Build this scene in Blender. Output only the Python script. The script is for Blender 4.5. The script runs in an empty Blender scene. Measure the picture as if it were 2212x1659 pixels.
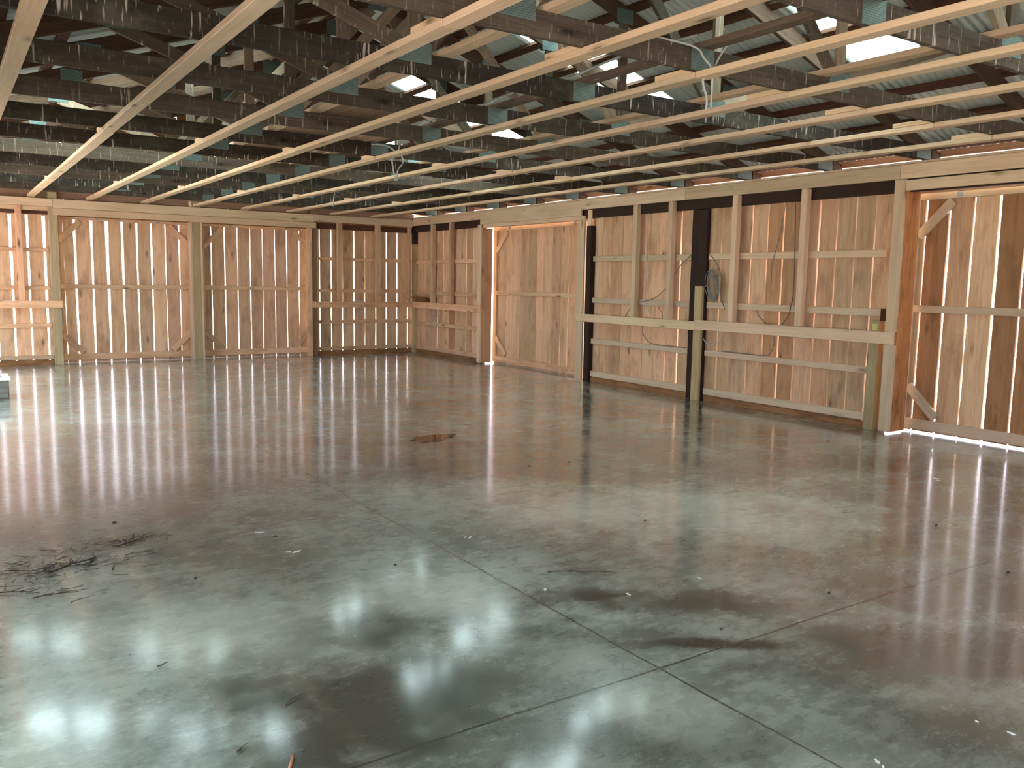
import bpy, math, random
from mathutils import Vector, Matrix
random.seed(7)
S = bpy.context.scene
COL = S.collection
V3 = Vector

# ------------------------------------------------------------------ node helpers
def new_mat(name):
    m = bpy.data.materials.new(name); m.use_nodes = True
    nt = m.node_tree; nt.nodes.clear()
    return m, nt
class NB:
    def __init__(s, nt): s.nt = nt
    def n(s, t, **k):
        nd = s.nt.nodes.new(t)
        for a, v in k.items():
            if a == 'i':
                for kk, vv in v.items():
                    if hasattr(vv, 'links') or isinstance(vv, bpy.types.NodeSocket): s.nt.links.new(vv, nd.inputs[kk])
                    else: nd.inputs[kk].default_value = vv
            else: setattr(nd, a, v)
        return nd
    def math(s, op, a, b=None, c=None, clamp=False):
        nd = s.n('ShaderNodeMath', operation=op, use_clamp=clamp)
        for k, v in enumerate((a, b, c)):
            if v is None: continue
            if isinstance(v, bpy.types.NodeSocket): s.nt.links.new(v, nd.inputs[k])
            else: nd.inputs[k].default_value = v
        return nd.outputs[0]
    def ramp(s, f, stops, interp='LINEAR'):
        nd = s.n('ShaderNodeValToRGB'); cr = nd.color_ramp; cr.interpolation = interp
        while len(cr.elements) < len(stops): cr.elements.new(.5)
        for e, (p, c) in zip(cr.elements, stops):
            e.position = p; e.color = (*c, 1) if not isinstance(c, (int, float)) else (c, c, c, 1)
        s.nt.links.new(f, nd.inputs[0]); return nd.outputs[0]
    def mix(s, f, a, b, blend='MIX'):
        nd = s.n('ShaderNodeMix', data_type='RGBA', blend_type=blend)
        for k, v in ((0, f), (6, a), (7, b)):
            if isinstance(v, bpy.types.NodeSocket): s.nt.links.new(v, nd.inputs[k])
            elif k == 0: nd.inputs[0].default_value = v
            else: nd.inputs[k].default_value = (*v, 1)
        return nd.outputs[2]
    def noise(s, vec, scale, detail=3, rough=.55, dist=0.0):
        return s.n('ShaderNodeTexNoise', i={'Vector': vec, 'Scale': scale, 'Detail': detail, 'Roughness': rough, 'Distortion': dist}).outputs[0]
    def mapping(s, vec, scale=(1, 1, 1), loc=(0, 0, 0), rot=(0, 0, 0)):
        return s.n('ShaderNodeMapping', i={'Vector': vec, 'Scale': scale, 'Location': loc, 'Rotation': rot}).outputs[0]
    def out(s, sh):
        o = s.n('ShaderNodeOutputMaterial'); s.nt.links.new(sh, o.inputs[0])
    def bsdf(s, **k):
        return s.n('ShaderNodeBsdfPrincipled', i={kk.replace('_', ' '): vv for kk, vv in k.items()})

def wood(name, light, mid, dark, rough=.7, knots=.5, grain=1.0, droppings=False, blotch=None):
    m, nt = new_mat(name); b = NB(nt)
    uv = b.n('ShaderNodeUVMap', uv_map='UVMap').outputs[0]
    tint = b.n('ShaderNodeVertexColor', layer_name='tint').outputs[0]
    g1 = b.noise(b.mapping(uv, (1.3, 30, 1)), 1.0, 4, .6, .6)
    g2 = b.noise(b.mapping(uv, (.7, 6, 1)), 1.0, 3, .5, 1.2)
    g3 = b.noise(b.mapping(uv, (6, 120, 1)), 1.0, 2, .5)
    f = b.math('ADD', b.math('MULTIPLY', g1, .5), b.math('MULTIPLY', g2, .5))
    c = b.ramp(f, [(.32, dark), (.5, mid), (.68, light)])
    c = b.mix(.25 * grain, c, b.ramp(g3, [(.35, dark), (.6, light)]))
    if blotch:
        bl = b.noise(b.mapping(uv, (1.1, 2.6, 1), (3, 5, 0)), 1.6, 4, .6)
        c = b.mix(b.ramp(bl, [(.52, 0.0), (.68, .7)]), c, blotch)
    if knots:
        vo = b.n('ShaderNodeTexVoronoi', i={'Vector': b.mapping(uv, (1.8, 5.5, 1)), 'Scale': 1.0, 'Randomness': 1.0})
        d = vo.outputs['Distance']; rnd = vo.outputs['Color']
        sep = b.n('ShaderNodeSeparateColor', i={0: rnd}).outputs[0]
        sel = b.math('GREATER_THAN', sep, 1 - knots)
        kn = b.math('MULTIPLY', b.ramp(d, [(.05, .9), (.11, .35), (.2, 0.0)]), sel)
        c = b.mix(kn, c, tuple(x * .28 for x in dark))
    c = b.mix(1.0, c, tint, 'MULTIPLY')
    if droppings:
        oc = b.n('ShaderNodeTexCoord').outputs['Object']
        rn = b.n('ShaderNodeObjectInfo').outputs['Random']
        off = b.n('ShaderNodeCombineXYZ', i={0: b.math('MULTIPLY', rn, 37.0), 1: 0.0, 2: b.math('MULTIPLY', rn, 11.0)}).outputs[0]
        oc = b.n('ShaderNodeVectorMath', operation='ADD', i={0: oc, 1: off}).outputs[0]
        s1 = b.noise(b.mapping(oc, (34, 3, 3.2)), 1.0, 2, .5)
        s2 = b.noise(b.mapping(oc, (90, 3, 9)), 1.0, 2, .5)
        s3 = b.noise(b.mapping(oc, (1.1, 1, 1.5)), 1.0, 2, .5)
        w = b.math('ADD', b.ramp(s1, [(.618, 0.0), (.68, .75)]), b.ramp(s2, [(.65, 0.0), (.71, .65)]), clamp=True)
        w = b.math('MULTIPLY', w, b.ramp(s3, [(.38, .15), (.55, 1.0)]))
        c = b.mix(1.0, c, b.ramp(rn, [(0.0, .32), (.45, .7), (1.0, 1.7)]), 'MULTIPLY')
        c = b.mix(w, c, (.56, .52, .43))
        fz = b.noise(b.mapping(oc, (2.2, 1, 3)), 1.3, 5, .65)
        c = b.mix(b.ramp(fz, [(.5, 0.0), (.72, .5)]), c, (.12, .115, .08))
    bp = b.n('ShaderNodeBump', i={'Height': g1, 'Strength': .25, 'Distance': .004}).outputs[0]
    p = b.bsdf(Base_Color=c, Roughness=rough, Normal=bp); p.inputs['Specular IOR Level'].default_value = .3
    b.out(p.outputs[0]); return m

def plain(name, col, rough=.5, metal=0.0, spec=.5, var=.15, scale=8):
    m, nt = new_mat(name); b = NB(nt)
    oc = b.n('ShaderNodeTexCoord').outputs['Object']
    nz = b.noise(oc, scale, 4, .6)
    c = b.mix(b.ramp(nz, [(.3, 0.0), (.7, 1.0)]), tuple(x * (1 - var) for x in col), tuple(min(1, x * (1 + var)) for x in col))
    p = b.bsdf(Base_Color=c, Roughness=rough, Metallic=metal); p.inputs['Specular IOR Level'].default_value = spec
    b.out(p.outputs[0]); return m

M = {}
M['pine'] = wood('fresh sawn pine boards', (.76, .51, .335), (.65, .42, .262), (.44, .255, .142), .72, .6, blotch=(.38, .225, .13))
M['lumber'] = wood('kiln dried framing lumber', (.70, .545, .385), (.62, .47, .32), (.47, .34, .215), .62, .6, .6)
M['treated'] = wood('green treated post wood', (.44, .35, .20), (.36, .28, .155), (.25, .185, .095), .7, .4)
M['brownboard'] = wood('rough brown wide board', (.42, .22, .10), (.30, .14, .055), (.14, .06, .024), .8, .4, 1.2, blotch=(.09, .04, .017))
M['oldpost'] = wood('creosoted old post wood', (.045, .02, .012), (.028, .012, .008), (.012, .006, .005), .75, .1)
M['truss'] = wood('weathered truss timber', (.105, .085, .062), (.068, .052, .038), (.034, .025, .018), .85, .3, 1.2, droppings=True)
M['rafter'] = wood('brown weathered rafter timber', (.13, .08, .05), (.085, .05, .03), (.045, .026, .016), .85, .3)
M['web'] = wood('grey brown web timber', (.30, .235, .165), (.22, .165, .115), (.14, .10, .065), .85, .3, 1.0, droppings=True)
M['purlin'] = wood('dark red brown purlin', (.13, .06, .036), (.085, .038, .022), (.045, .02, .012), .85, .2)
M['weathered'] = wood('weathered pinkish board', (.42, .27, .2), (.33, .2, .14), (.2, .115, .075), .8, .4)
M['cable'] = plain('grey cable sheath', (.42, .45, .44), .45, var=.08)
M['darkcable'] = plain('dark grey cable sheath', (.12, .12, .11), .5, var=.1)
M['coil'] = plain('dull grey coiled cable', (.20, .205, .195), .5, var=.2, scale=30)
M['bracket'] = plain('zinc bracket', (.30, .31, .30), .45, .6, var=.15, scale=40)
M['twig'] = plain('dry dark twig', (.05, .037, .026), .9, var=.4, scale=60)
M['chip'] = plain('white feather scrap', (.75, .78, .74), .8, var=.08, scale=60)
M['pebble'] = plain('dark pebble', (.04, .03, .028), .9, var=.3)
M['stick'] = plain('reddish brown stick', (.28, .12, .06), .8, var=.3, scale=60)
M['boxgrey'] = plain('dull grey box side', (.16, .155, .14), .8, var=.2, scale=12)
M['whitetop'] = plain('white painted board', (.85, .86, .88), .6, var=.03)

def mat_gusset():
    m, nt = new_mat('toothed galvanised truss plate'); b = NB(nt)
    uv = b.n('ShaderNodeUVMap', uv_map='UVMap').outputs[0]
    br = b.n('ShaderNodeTexBrick', i={'Vector': b.mapping(uv, (1, 1, 1)), 'Color1': (.03, .04, .04, 1), 'Color2': (.05, .065, .06, 1), 'Mortar': (.15, .22, .205, 1), 'Scale': 1.0, 'Mortar Size': .0042, 'Brick Width': .024, 'Row Height': .0125})
    oc = b.n('ShaderNodeTexCoord').outputs['Object']
    c = b.mix(.35, br.outputs[0], b.ramp(b.noise(oc, 9, 3), [(.3, (.07, .12, .115)), (.7, (.17, .22, .205))]))
    p = b.bsdf(Base_Color=c, Roughness=.5, Metallic=.35); b.out(p.outputs[0]); return m
M['gusset'] = mat_gusset()

def mat_corr():
    m, nt = new_mat('galvanised corrugated sheet'); b = NB(nt)
    oc = b.n('ShaderNodeTexCoord').outputs['Object']
    n1 = b.noise(b.mapping(oc, (1, 1, 1)), 1.2, 4, .6); n2 = b.noise(b.mapping(oc, (.6, 9, .6)), 2.0, 3, .6)
    c = b.ramp(b.math('ADD', b.math('MULTIPLY', n1, .5), b.math('MULTIPLY', n2, .5)), [(.35, (.48, .55, .55)), (.65, (.64, .70, .69))])
    p = b.bsdf(Base_Color=c, Roughness=.45, Metallic=.2); b.out(p.outputs[0]); return m
M['corr'] = mat_corr()

def mat_sky():
    m, nt = new_mat('translucent green white roof panel'); b = NB(nt)
    t = b.n('ShaderNodeBsdfTranslucent', i={'Color': (.84, 1.0, .96, 1)}); tr = b.n('ShaderNodeBsdfTransparent', i={'Color': (.86, 1.0, .94, 1)})
    mx = b.n('ShaderNodeMixShader', i={0: .06, 1: t.outputs[0], 2: tr.outputs[0]}); b.out(mx.outputs[0]); return m
M['skylight'] = mat_sky()

def mat_floor():
    m, nt = new_mat('sealed grey concrete'); b = NB(nt)
    pos = b.n('ShaderNodeNewGeometry').outputs['Position']
    sep = b.n('ShaderNodeSeparateXYZ', i={0: pos})
    X, Y = sep.outputs[0], sep.outputs[1]
    warp = b.n('ShaderNodeTexNoise', i={'Vector': pos, 'Scale': 1.1, 'Detail': 2}).outputs['Color']
    wv = b.n('ShaderNodeVectorMath', operation='MULTIPLY_ADD', i={0: warp, 1: (.6, .6, 0), 2: pos}).outputs[0]
    n1 = b.noise(wv, .55, 5, .6, .4)
    n2 = b.noise(wv, 2.3, 7, .68, 0.0)
    n3 = b.noise(b.mapping(pos, (1, 2.6, 1), rot=(0, 0, .35)), 5.0, 7, .72, .15)
    n4 = b.noise(pos, 34, 4, .7)
    f = b.math('ADD', b.math('ADD', b.math('MULTIPLY', n1, .42), b.math('MULTIPLY', n2, .26)), b.math('ADD', b.math('MULTIPLY', n3, .22), b.math('MULTIPLY', n4, .10)))
    c = b.ramp(f, [(.40, (.075, .092, .082)), (.46, (.155, .185, .165)), (.52, (.26, .305, .272)), (.60, (.45, .51, .46))])
    hue = b.noise(wv, .9, 3)
    c = b.mix(b.ramp(hue, [(.40, .0), (.7, .5)]), c, (.205, .200, .150))
    # light trowel marks
    mk = b.noise(b.mapping(pos, (1, 3.5, 1), rot=(0, 0, -.45)), 6, 8, .78, .8)
    c = b.mix(b.math('MULTIPLY', b.ramp(mk, [(.52, 0.0), (.78, .45)]), b.ramp(n2, [(.42, 0.0), (.6, 1.0)])), c, (.54, .59, .52))
    mk2 = b.noise(b.mapping(pos, (1, 3, 1), rot=(0, 0, .8)), 11, 8, .8, .4)
    c = b.mix(b.ramp(mk2, [(.25, .6), (.48, 0.0)]), c, (.06, .062, .052))
    # dark stains, broad darker areas and pale patches with their own outline: x, y, rx, ry, strength (long axis turned by ang)
    dark = None
    nz1 = b.math('SUBTRACT', b.noise(pos, 1.9, 7, .68), .5); nz2 = b.math('SUBTRACT', b.noise(pos, 6.5, 6, .7), .5)
    nz = b.math('ADD', b.math('MULTIPLY', nz1, 2.2), b.math('MULTIPLY', nz2, .9))
    def blob(x, y, rx, ry, k, ang=-34, edge=.35):
        ca, sa = math.cos(math.radians(ang)), math.sin(math.radians(ang))
        ux, uy = b.math('SUBTRACT', X, x), b.math('SUBTRACT', Y, y)
        dx = b.math('DIVIDE', b.math('ADD', b.math('MULTIPLY', ux, ca), b.math('MULTIPLY', uy, sa)), rx)
        dy = b.math('DIVIDE', b.math('SUBTRACT', b.math('MULTIPLY', uy, ca), b.math('MULTIPLY', ux, sa)), ry)
        d = b.math('SQRT', b.math('ADD', b.math('MULTIPLY', dx, dx), b.math('MULTIPLY', dy, dy)))
        d = b.math('ADD', d, nz)
        return b.math('MULTIPLY', b.ramp(d, [(edge, 1.0), (1.0, 0.0)]), k)
    for a in [(1.25, 2.75, .80, .75, 1.0), (1.55, 3.45, .65, .32, .95), (1.9, 2.15, .9, .3, .7), (2.72, 3.24, .42, .13, 1.0), (3.0, 2.95, .75, .22, .85), (2.85, 2.48, .65, .10, 1.0), (2.62, 2.75, .3, .16, .6), (2.3, 2.95, .5, .12, .45),
              (3.7, 1.85, 1.2, .45, .75), (4.4, 2.2, 1.2, .5, .6), (3.0, 1.5, .6, .25, .5), (6.2, 3.4, 1.7, .7, .55), (3.6, 7.5, 1.5, .22, .6), (2.1, 7.35, .9, .2, .35), (7.3, 4.3, 1.6, .5, .55), (5.6, 2.9, 1.0, .35, .5), (.5, 2.5, .6, .25, .6),
              (7.9, 6.4, 3.0, .55, .6, -60), (1.5, 9.6, 1.2, .3, .3), (4.6, 11.0, 1.6, .4, .3)]:
        v = blob(*a); dark = v if dark is None else b.math('MAXIMUM', dark, v)
    c = b.mix(dark, c, (.034, .036, .029))
    pale = None
    for a in [(4.3, 4.3, 1.9, .95, .8), (1.0, 3.9, .8, .5, .35), (3.4, 5.3, 1.5, .6, .4), (2.05, 3.75, .35, .4, .45), (2.2, 2.2, .35, .3, .3), (4.3, 3.4, .9, .2, .4)]:
        v = blob(*a); pale = v if pale is None else b.math('MAXIMUM', pale, v)
    c = b.mix(pale, c, (.62, .70, .61))
    # saw cut control joints
    j = None
    for (ax, at) in ((X, 2.425), (Y, 2.46), (Y, 5.25), (Y, 8.1), (Y, 10.9), (X, 5.6), (Y, 13.7), (X, -.3), (Y, -.4)):
        wob = b.math('MULTIPLY', b.math('SUBTRACT', b.noise(pos, 1.5, 3), .5), .03)
        d = b.math('ABSOLUTE', b.math('SUBTRACT', b.math('ADD', ax, wob), at))
        w = b.ramp(d, [(.0035, 1.0), (.0065, 0.0)]) if at in (2.425, 2.46) else b.ramp(d, [(.003, .7), (.006, 0.0)])
        j = w if j is None else b.math('MAXIMUM', j, w)
    c = b.mix(j, c, (.02, .019, .016))
    rgh = b.ramp(b.math('ADD', b.math('MULTIPLY', n3, .5), b.math('MULTIPLY', n2, .5)), [(.40, .20), (.60, .34)])
    rgh = b.math('ADD', rgh, b.math('MULTIPLY', dark, -.03))
    rip = b.noise(b.mapping(pos, (1, 1, 1)), 3.5, 3, .5)
    hh = b.math('ADD', b.math('MULTIPLY', rip, 1.0), b.math('MULTIPLY', n3, .25))
    hh = b.math('SUBTRACT', hh, b.math('MULTIPLY', j, .6))
    bp = b.n('ShaderNodeBump', i={'Height': hh, 'Strength': .3, 'Distance': .0045}).outputs[0]
    p = b.bsdf(Base_Color=c, Roughness=rgh, Normal=bp)
    p.inputs['Specular IOR Level'].default_value = .55; p.inputs['Coat Weight'].default_value = .95; p.inputs['Coat Roughness'].default_value = .115; p.inputs['Coat IOR'].default_value = 1.75
    b.out(p.outputs[0]); return m
M['floor'] = mat_floor()

def mat_water():
    m, nt = new_mat('clear rain water'); b = NB(nt)
    p = b.bsdf(Base_Color=(.55, .45, .36, 1), Roughness=.01, IOR=1.33); p.inputs['Transmission Weight'].default_value = 1.0
    b.out(p.outputs[0]); return m
M['water'] = mat_water()

def mat_ground():
    m, nt = new_mat('gravel yard and grass'); b = NB(nt)
    pos = b.n('ShaderNodeNewGeometry').outputs['Position']
    n = b.noise(pos, .15, 5, .6); n2 = b.noise(pos, 14, 4, .7)
    grass = b.ramp(n2, [(.3, (.55, .60, .40)), (.7, (.70, .72, .52))])
    grav = b.ramp(n2, [(.3, (.50, .36, .30)), (.7, (.68, .52, .44))])
    sep = b.n('ShaderNodeSeparateXYZ', i={0: pos})
    d = b.math('ADD', sep.outputs[1], b.math('MULTIPLY', n, 3.0))
    f = b.ramp(b.math('MULTIPLY', d, .02), [(.415, 0.0), (.425, 1.0)])
    c = b.mix(f, grav, grass)
    p = b.bsdf(Base_Color=c, Roughness=.9); b.out(p.outputs[0]); return m
M['ground'] = mat_ground()
M['leaf'] = plain('hedge leaves', (.10, .20, .045), .8, var=.5, scale=3)

# ------------------------------------------------------------------ mesh builder
class MB:
    def __init__(s): s.v = []; s.f = []; s.uv = []; s.t = []
    def _solid(s, P, faces, a, w, h, tint, o=None):
        """P points; uv from projections on axis a (length) and the other axis of the face"""
        k = len(s.v); s.v += P
        ru, rv = random.uniform(0, 40), random.uniform(0, 40)
        for f in faces:
            n = (P[f[1]] - P[f[0]]).cross(P[f[2]] - P[f[1]])
            if n.length == 0: n = V3((0, 0, 1))
            n.normalize()
            q = h if abs(n.dot(w)) > abs(n.dot(h)) else w
            aa = a
            if abs(n.dot(a)) > .8: aa, q = w, h
            s.f.append(tuple(k + i for i in f))
            s.uv.append([(P[i].dot(aa) * (1 if aa is a else .15) + ru, P[i].dot(q) + rv) for i in f]); s.t.append(tint)
    def box(s, x0, x1, y0, y1, z0, z1, tint=None, along=None):
        if tint is None: tint = rt()
        P = [V3((x, y, z)) for z in (z0, z1) for y in (y0, y1) for x in (x0, x1)]
        F = [(0, 2, 3, 1), (4, 5, 7, 6), (0, 1, 5, 4), (2, 6, 7, 3), (0, 4, 6, 2), (1, 3, 7, 5)]
        ax = [V3((1, 0, 0)), V3((0, 1, 0)), V3((0, 0, 1))]; L = [abs(x1 - x0), abs(y1 - y0), abs(z1 - z0)]
        i = L.index(max(L)) if along is None else along
        r = [j for j in range(3) if j != i]
        s._solid(P, F, ax[i], ax[r[0]], ax[r[1]], tint); return s
    def beam(s, p0, p1, w, h, side, tint=None, cut0=0.0, cut1=0.0):
        """w along 'side' direction (thickness), h perpendicular; p0,p1 centreline; cut = shift of the upper edge along the axis"""
        if tint is None: tint = rt()
        p0, p1, side = V3(p0), V3(p1), V3(side).normalized(); a = (p1 - p0).normalized(); up = side.cross(a).normalized()
        if up.z < 0: up = -up
        P = []
        for e, (p, c) in enumerate(((p0, cut0), (p1, cut1))):
            for u in (-1, 1):
                for q in (-1, 1): P.append(p + side * (q * w / 2) + up * (u * h / 2) + a * (c * u))
        F = [(0, 1, 3, 2), (4, 6, 7, 5), (0, 4, 5, 1), (2, 3, 7, 6), (0, 2, 6, 4), (1, 5, 7, 3)]
        s._solid(P, F, a, side, up, tint); return s
    def plank(s, axis, u0, u1, d0, d1, z0, z1, top=(0, 0), tint=None, wob=.003, n=9):
        """vertical plank in a wall running along axis (0=x,1=y): spans u0..u1 at foot, u0+top[0]..u1+top[1] at head; depth d0..d1"""
        if tint is None: tint = rt()
        k = len(s.v); ru, rv = random.uniform(0, 40), random.uniform(0, 40)
        P = []
        for i in range(n + 1):
            t = i / n; z = z0 + (z1 - z0) * t
            a = u0 + top[0] * t + random.uniform(-wob, wob); b_ = u1 + top[1] * t + random.uniform(-wob, wob)
            for (u, d) in ((a, d0), (b_, d0), (b_, d1), (a, d1)):
                P.append(V3((u, d, z)) if axis == 0 else V3((d, u, z)))
        s.v += P
        def uvs(ids, face_axis):
            r = []
            for q in ids:
                p = P[q]; cc = (p.x, p.y) if axis == 0 else (p.y, p.x)
                r.append((p.z + ru, (cc[0] if face_axis else cc[1]) + rv))
            return r
        def add(ids, fa): s.f.append(tuple(k + q for q in ids)); s.uv.append(uvs(ids, fa)); s.t.append(tint)
        for i in range(n):
            A = i * 4; B = A + 4
            add((A, A + 1, B + 1, B), 1); add((A + 1, A + 2, B + 2, B + 1), 0); add((A + 2, A + 3, B + 3, B + 2), 1); add((A + 3, A, B, B + 3), 0)
        add((3, 2, 1, 0), 1); T = n * 4; add((T, T + 1, T + 2, T + 3), 1); return s
    def tube(s, pts, r, sides=7, taper=1.0, tint=(1, 1, 1)):
        pts = [V3(p) for p in pts]; k = len(s.v); n = len(pts)
        for i, p in enumerate(pts):
            a = (pts[min(i + 1, n - 1)] - pts[max(i - 1, 0)]).normalized()
            q = a.cross(V3((0, 0, 1)) if abs(a.z) < .9 else V3((1, 0, 0))).normalized(); w = a.cross(q)
            rr = r * (1 + (taper - 1) * i / max(1, n - 1))
            for j in range(sides):
                an = 2 * math.pi * j / sides; s.v.append(p + q * (rr * math.cos(an)) + w * (rr * math.sin(an)))
        for i in range(n - 1):
            for j in range(sides):
                A = k + i * sides + j; B = k + i * sides + (j + 1) % sides
                s.f.append((A, B, B + sides, A + sides)); s.uv.append([(0, 0)] * 4); s.t.append(tint)
        s.f.append(tuple(k + j for j in reversed(range(sides)))); s.uv.append([(0, 0)] * sides); s.t.append(tint)
        s.f.append(tuple(k + (n - 1) * sides + j for j in range(sides))); s.uv.append([(0, 0)] * sides); s.t.append(tint)
        return s
    def build(s, name, mat, parent=None, bevel=0.0, smooth=False, origin=None):
        me = bpy.data.meshes.new(name)
        xs = [[p[i] for p in s.v] for i in range(3)]
        if origin is None: origin = V3(((min(xs[0]) + max(xs[0])) / 2, (min(xs[1]) + max(xs[1])) / 2, min(xs[2])))
        origin = V3(origin)
        me.from_pydata([tuple(V3(p) - origin) for p in s.v], [], s.f)
        ul = me.uv_layers.new(name='UVMap'); ca = me.color_attributes.new('tint', 'FLOAT_COLOR', 'CORNER')
        uvd = []; cd = []
        for f, t in zip(s.uv, s.t):
            for u in f: uvd += [u[0], u[1]]; cd += [t[0], t[1], t[2], 1.0]
        me.uv_layers['UVMap'].data.foreach_set('uv', uvd); me.color_attributes['tint'].data.foreach_set('color', cd)
        me.materials.append(mat)
        if smooth: me.polygons.foreach_set('use_smooth', [True] * len(me.polygons))
        o = bpy.data.objects.new(name, me); COL.objects.link(o)
        WL[o.name] = origin
        if parent is not None:
            o.parent = parent; o.location = origin - WL[parent.name]
        else: o.location = origin
        if bevel:
            bm = o.modifiers.new('bevel', 'BEVEL'); bm.width = bevel; bm.segments = 1; bm.limit_method = 'ANGLE'
        return o
WL = {}
def rt(v=.22, h=.05):
    k = random.uniform(1 - v, 1 + v * .6); return (k * random.uniform(1 - h, 1 + h), k, k * random.uniform(1 - h, 1 + h))
def empty(name, loc, parent=None):
    o = bpy.data.objects.new(name, None); COL.objects.link(o); WL[o.name] = V3(loc); o.empty_display_size = .1
    if parent is not None: o.parent = parent; o.location = V3(loc) - WL[parent.name]
    else: o.location = loc
    return o
def tag(o, label=None, cat=None, group=None, kind=None):
    if label: o['label'] = label
    if cat: o['category'] = cat
    if group: o['group'] = group
    if kind: o['kind'] = kind
    return o
def copy_tree(o, parent=None):
    c = o.copy(); COL.objects.link(c)
    if parent is not None: c.parent = parent
    for ch in [x for x in COL.objects if x.parent == o]: copy_tree(ch, c)
    return c
def bx(name, mat, x0, x1, y0, y1, z0, z1, parent=None, bevel=.003, tint=None):
    return MB().box(x0, x1, y0, y1, z0, z1, tint).build(name, M[mat], parent, bevel)
def smooth_pts(pts, n=6):
    P = [V3(p) for p in pts]; P = [P[0] * 2 - P[1]] + P + [P[-1] * 2 - P[-2]]; out = []
    for i in range(1, len(P) - 2):
        for k in range(n):
            t = k / n; a, b_, c, d = P[i - 1:i + 3]
            out.append(.5 * ((2 * b_) + (c - a) * t + (2 * a - 5 * b_ + 4 * c - d) * t * t + (3 * b_ - a - 3 * c + d) * t ** 3))
    out.append(P[-2]); return out

# ------------------------------------------------------------------ dimensions (metres; camera foot at the origin)
XF, YF = 8.60, 16.75          # front faces of the new framing on the right and back walls
YB0, YB1 = -6.0, 17.12        # building ends
XL = -.62                     # left wall
TY = [2.77 + 1.19 * k for k in range(-3, 12)]   # truss fronts
def ord_(n): return ['first', 'second', 'third', 'fourth', 'fifth', 'sixth', 'seventh', 'eighth', 'ninth', 'tenth', 'eleventh', 'twelfth', 'thirteenth'][n]

# ------------------------------------------------------------------ floor and ground
fl = MB().box(XL - .2, 9.06, YB0, 17.2, -.12, 0, (1, 1, 1)).build('floor', M['floor']); tag(fl, 'polished grey concrete slab with dark stains and saw cut joints', kind='structure')
gr = MB().box(-60, 70, -50, 120, -.3, -.125, (1, 1, 1)).build('ground', M['ground']); tag(gr, 'gravel yard and grass outside the plank walls', kind='structure')

# ------------------------------------------------------------------ back wall
wb = empty('wall_back', (4, 16.97, 0)); tag(wb, 'back gable wall of vertical pine planks with light gaps', kind='structure')
def planked(axis, gaps, ends, d0, d1, z0, z1, name, parent, mat='pine', tints=None, wob=.003):
    """gaps: (centre, width at foot, width at head)"""
    mb = MB(); e = [(ends[0], 0, 0)] + list(gaps) + [(ends[1], 0, 0)]
    for i in range(len(e) - 1):
        a, b_ = e[i], e[i + 1]
        u0 = a[0] + a[1] / 2; u1 = b_[0] - b_[1] / 2
        mb.plank(axis, u0, u1, d0, d1, z0, z1 + random.uniform(-.012, .012), top=((a[2] - a[1]) / 2, -(b_[2] - b_[1]) / 2), tint=(tints or {}).get(i), wob=wob)
    return mb.build(name, M[mat], parent)
K = .62
lg = [(x, .03, .04) for x in (-.45, -.2, .04, .29, .54, .79)] + [(1.04, .04 * K, .075 * K), (1.294, .035 * K, .07 * K), (1.55, .04 * K, .08 * K)]
planked(0, lg, (XL, 1.78), 16.97, 16.995, .0, 2.66, 'planking', wb)
K = .6
rg = [(6.557, .04 * K, .04 * K), (6.81, .045 * K, .04 * K), (7.057, .05 * K, .012), (7.317, .04 * K, .05 * K), (7.569, .02 * K, .02 * K), (7.822, .045 * K, .02 * K), (8.072, .04 * K, .045 * K), (8.326, .035 * K, .035 * K), (8.584, .03 * K, .035 * K)]
planked(0, rg, (6.30, 8.76), 16.97, 16.995, .0, 2.66, 'planking', wb)
for (x0, x1) in ((XL, 1.61), (6.44, 8.70)):
    for z0, z1 in ((1.968, 2.035), (1.31, 1.382), (.655, .73), (.10, .17)):
        MB().box(x0, x1, 16.925, 16.97, z0, z1).build('girt', M['pine'], wb, .003)
    MB().box(x0, x1, 16.935, 16.97, .0, .085).build('skirt_board', M['brownboard'], wb, .003)
MB().box(XL, 8.72, 16.93, 16.97, 2.61, 2.72).build('girt', M['purlin'], wb, .003)
MB().box(XL, 8.72, 16.935, 16.975, 2.90, 3.015).build('plate_board', M['weathered'], wb, .003)
K = .8
K = .62
# gable planking in two courses with an open seam at 3.69
gm = MB(); x = XL
def roofz(x): return 3.333 - .34 * (x - 8.09) if x > 4.07 else 3.333 + .34 * (x - .05)
while x < 8.72:
    w = random.uniform(.19, .25); x1 = min(x + w, 8.74); g = random.choice((.002, .004, .008))
    xm = (x + x1) / 2; top = min(roofz(x), roofz(x1)) - .02
    lo_top = min(top, 3.675 if 2.1 < xm < 3.9 else 3.70)
    gm.plank(0, x, x1 - g, 17.06, 17.085, 2.60, lo_top, tint=rt(.25), n=4)
    if top > 3.75: gm.plank(0, x, x1 - g, 17.06 if not 2.1 < xm < 3.9 else 17.09, 17.085 if not 2.1 < xm < 3.9 else 17.115, 3.70, top, tint=rt(.25), n=4)
    x = x1
gm.build('gable_planking', M['brownboard'], wb)
MB().box(XL, 8.72, 17.02, 17.06, 4.2, 4.29).build('girt', M['purlin'], wb, .003)

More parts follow.
